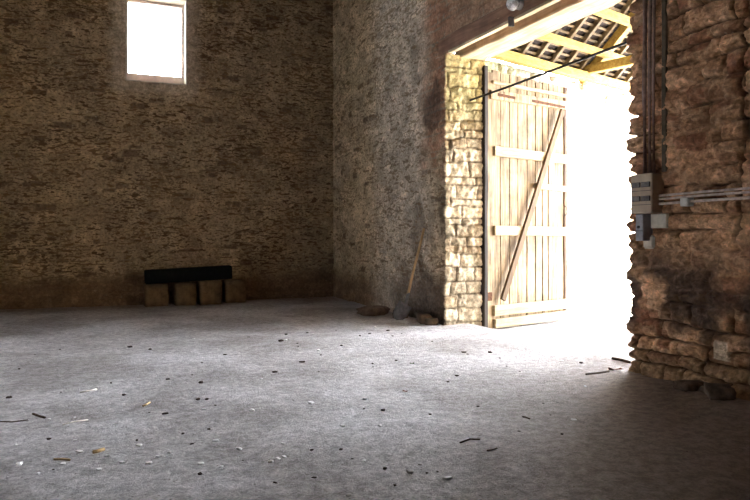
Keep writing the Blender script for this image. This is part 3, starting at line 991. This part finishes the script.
me = rock_mesh('sack', .27, .17, .065, 301, .22, .3, 5)
o = link('sack', me, M['sack'], None, True); o.location = (4.15, 9.85, floor_z(4.15, 9.85) - .01); o.rotation_euler = (0, 0, .5)
tag(o, 'low slumped earthy sack on the floor beside the shovel', 'sack')
for i, (x, y, a, b, c, lab) in enumerate(((4.38, 9.35, .10, .09, .07, 'dark rubble stone between the sack and the shovel blade'),
                                          (4.46, 8.72, .15, .09, .07, 'brown rubble stone at the foot of the wall between shovel and jamb'),
                                          (4.46, 8.50, .09, .07, .05, 'small rubble stone at the foot of the far jamb corner'))):
    o = link('rubble_stone', rock_mesh('rubble_stone', a, b, c, 310 + i, .3, .6), M['rubble'], None, True)
    o.location = (x, y, floor_z(x, y) - .02); o.rotation_euler = (0, 0, i * 1.3)
    tag(o, lab, 'stone')
for i, (x, y, a, b, c, lab) in enumerate(((4.40, 4.02, .12, .08, .035, 'flat stone lying at the foot of the near pier under its pale block'),
                                          (4.38, 3.74, .13, .09, .045, 'larger stone at the foot of the near pier, farther from the doorway'),
                                          (4.42, 3.86, .07, .05, .03, 'small stone wedged between the two stones at the near pier foot'))):
    o = link('rubble_stone', rock_mesh('rubble_stone', a, b, c, 330 + i, .3, .6), M['rubble'], None, True)
    o.location = (x, y, floor_z(x, y) - .015); o.rotation_euler = (0, 0, i * .9)
    tag(o, lab, 'stone')

# ------------------------------------------------------------------ litter on the floor, each bit a thing
VX, VY = math.sin(math.radians(23)), math.cos(math.radians(23))


def ground(px, py):
    t = (px - 375) / F_PX; d = F_PX * CAM_Z / (py - 234)
    return d * (VX + t * VY), d * (VY - t * VX), d


protos = {k: [rock_mesh(k, 1, .8, .6, 400 + 7 * i + len(k), .35, .25, 2) for i in range(4)] for k in ('white_pebble', 'dark_clod', 'grey_stone')}
kinds = {
    'white_pebble': ('white', 'small white pebble on the dusty floor', 'pebble', 'white pebbles scattered over the floor'),
    'dark_clod': ('clod', 'small dark crumb of earth on the dusty floor', 'clod', 'dark earth crumbs scattered over the floor'),
    'grey_stone': ('grey_stone', 'grey stone chip on the dusty floor', 'stone', 'grey stone chips scattered over the floor'),
}
for k, lst in protos.items():
    for me in lst:
        me.materials.append(M[kinds[k][0]])
        me.polygons.foreach_set('use_smooth', [False] * len(me.polygons))
rs = random.Random(21)


def bit(kind, px, py, size_px, label=None, world=None):
    if world: x, y = world; d = VX * x + VY * y
    else: x, y, d = ground(px, py)
    r = size_px * ({'white_pebble': .5, 'grey_stone': .42}.get(kind, .36)) * d / F_PX
    o = bpy.data.objects.new(kind, protos[kind][rs.randrange(4)])
    COL.objects.link(o)
    o.location = (x, y, floor_z(x, y) - r * .12)
    o.scale = (r * rs.uniform(.85, 1.35), r * rs.uniform(.85, 1.2), r * rs.uniform(.45, .8))
    o.rotation_euler = (0, 0, rs.uniform(0, 6.28))
    _, lab, cat, grp = kinds[kind]
    tag(o, label or lab, cat, grp)


bit('white_pebble', 79, 452, 7, 'white pebble beside the tan wood chip')
bit('white_pebble', 19, 464, 7, 'broad white pebble near the lower edge of the floor by the left border')
bit('white_pebble', 139, 446, 6, 'white pebble with a dark crumb right behind it')
bit('white_pebble', 448, 479, 6, 'bright white pebble alone on the floor before the near pier')
for p in ((107, 457, 5), (63, 464, 5), (122, 464, 5), (149, 465, 6), (158, 458, 5), (169, 454, 4), (216, 440, 5), (239, 448, 6), (201, 466, 5), (221, 468, 4), (99, 471, 5),
          (38, 474, 4), (252, 411, 5), (311, 405, 5), (283, 444, 4), (284, 458, 5), (278, 460, 5), (271, 464, 6), (343, 428, 5), (380, 428, 4), (365, 400, 4), (344, 419, 3), (364, 460, 4), (574, 419, 4), (75, 440, 4), (16, 444, 4)):
    bit('white_pebble', *p)
bit('grey_stone', 410, 473, 9, 'grey stone chip standing before the bright white pebble')
bit('grey_stone', 349, 496, 8, 'grey stone chip at the bottom edge of the floor')
bit('dark_clod', 281, 341, 6, 'dark crumb alone on the bright floor before the heap and shovel')
bit('dark_clod', 9, 398, 7, 'dark crumb at the left border of the floor')
for p in ((49, 439, 6), (124, 395, 5), (165, 413, 6), (168, 378, 4), (201, 383, 6), (198, 399, 6), (207, 399, 5), (183, 432, 5), (192, 443, 5), (225, 354, 4), (209, 428, 4), (200, 475, 6), (130, 347, 6), (137, 440, 4),
          (275, 372, 6), (302, 362, 6), (388, 331, 5), (360, 336, 3), (383, 411, 6), (457, 375, 5), (464, 352, 6), (490, 353, 5), (448, 381, 4), (312, 451, 5), (341, 450, 6), (314, 478, 6), (385, 469, 6), (275, 483, 5),
          (581, 363, 5), (524, 417, 5), (519, 431, 4), (562, 434, 4), (61, 391, 3), (150, 349, 4), (430, 415, 4), (420, 465, 4), (427, 474, 4), (395, 486, 4), (478, 405, 3)):
    bit('dark_clod', *p)
for _ in range(55):
    x, y = rs.uniform(-.6, 4.2), rs.uniform(2.9, 8.5)
    d = VX * x + VY * y
    lat = VY * x - VX * y
    if d < 2.4 or abs(lat / d) > .54 or (x > 3.9 and y < 4.9): continue
    kd = rs.choice(['white_pebble', 'dark_clod', 'dark_clod'])
    bit(kd, 0, 0, rs.uniform(1.6, 3.4), None, (x, y))


def stick(name, pts, rad, mat, label, cat, group=None):
    P = []
    for p in pts:
        x, y, _ = ground(*p); P.append(Vector((x, y, floor_z(x, y) + rad * .8)))
    o0 = P[0].copy()
    o = tube(name, [p - o0 for p in P], rad, M[mat], None, 6)
    o.location = o0
    return tag(o, label, cat, group)


stick('straw', [(80, 392), (88, 391), (97, 389)], .006, 'straw', 'pale straw stalk on the floor far from the doorway', 'straw')
stick('straw', [(63, 426), (74, 422), (88, 419)], .0045, 'straw', 'slanting pale straw stalk behind the scattered white pebbles', 'straw')
stick('twig', [(0, 421), (12, 421), (28, 419)], .004, 'twig', 'thin dark twig at the left border of the floor', 'twig')
stick('twig', [(33, 413), (39, 415), (45, 417)], .008, 'twig', 'short stubby dark twig behind the slanting straw', 'twig')
stick('twig', [(54, 460), (62, 460), (70, 461)], .006, 'chip', 'short reddish twig just behind a white pebble, near the tan wood chip', 'twig')
stick('twig', [(460, 443), (470, 440), (480, 441)], .005, 'twig', 'bent dark twig on the floor in front of the near pier', 'twig')
stick('twig', [(487, 452), (492, 451), (497, 449)], .004, 'twig', 'very thin twig beside the bent dark twig', 'twig')
stick('twig', [(586, 376), (597, 374), (609, 372)], .009, 'twig', 'dark twig lying across the doorway beside the dead leaf', 'twig')
stick('twig', [(612, 360), (620, 361), (630, 363)], .014, 'twig', 'thick dark twig touching the near jamb at the threshold', 'twig')
stick('twig', [(524, 417), (527, 418), (530, 419)], .005, 'twig', 'tiny dark twig where the bright floor fades', 'twig')
stick('wood_chip', [(93, 454), (98, 453), (104, 451)], .011, 'chip', 'tan wood chip among the white pebbles', 'wood chip')
stick('wood_chip', [(143, 406), (146, 405), (150, 403)], .007, 'chip', 'small tan wood chip on the brighter floor beyond the pebbles', 'wood chip')


def leaf(px, py, r, mat, label):
    x, y, _ = ground(px, py)
    bm = bmesh.new(); n = 10
    c = bm.verts.new((0, 0, r * .12)); ring = [bm.verts.new((r * math.cos(6.283 * k / n) * 1.4, r * math.sin(6.283 * k / n) * (.8 + .2 * math.sin(k * 2.1)), r * (.25 + .22 * math.sin(k * 1.7)))) for k in range(n)]
    for k in range(n): bm.faces.new((c, ring[k], ring[(k + 1) % n]))
    r_ = bmesh.ops.solidify(bm, geom=bm.faces[:], thickness=.0015)
    o = from_bm('fallen_leaf', bm, M[mat], None, True); o.location = (x, y, floor_z(x, y) + .002); o.rotation_euler = (0, 0, px)
    tag(o, label, 'leaf')


leaf(412, 364, .020, 'green', 'small green leaf on the bright floor inside the doorway')
leaf(405, 391, .018, 'leaf', 'small reddish leaf on the floor, alone before the doorway')
leaf(615, 371, .045, 'leaf', 'curled red brown dead leaf by the near jamb')
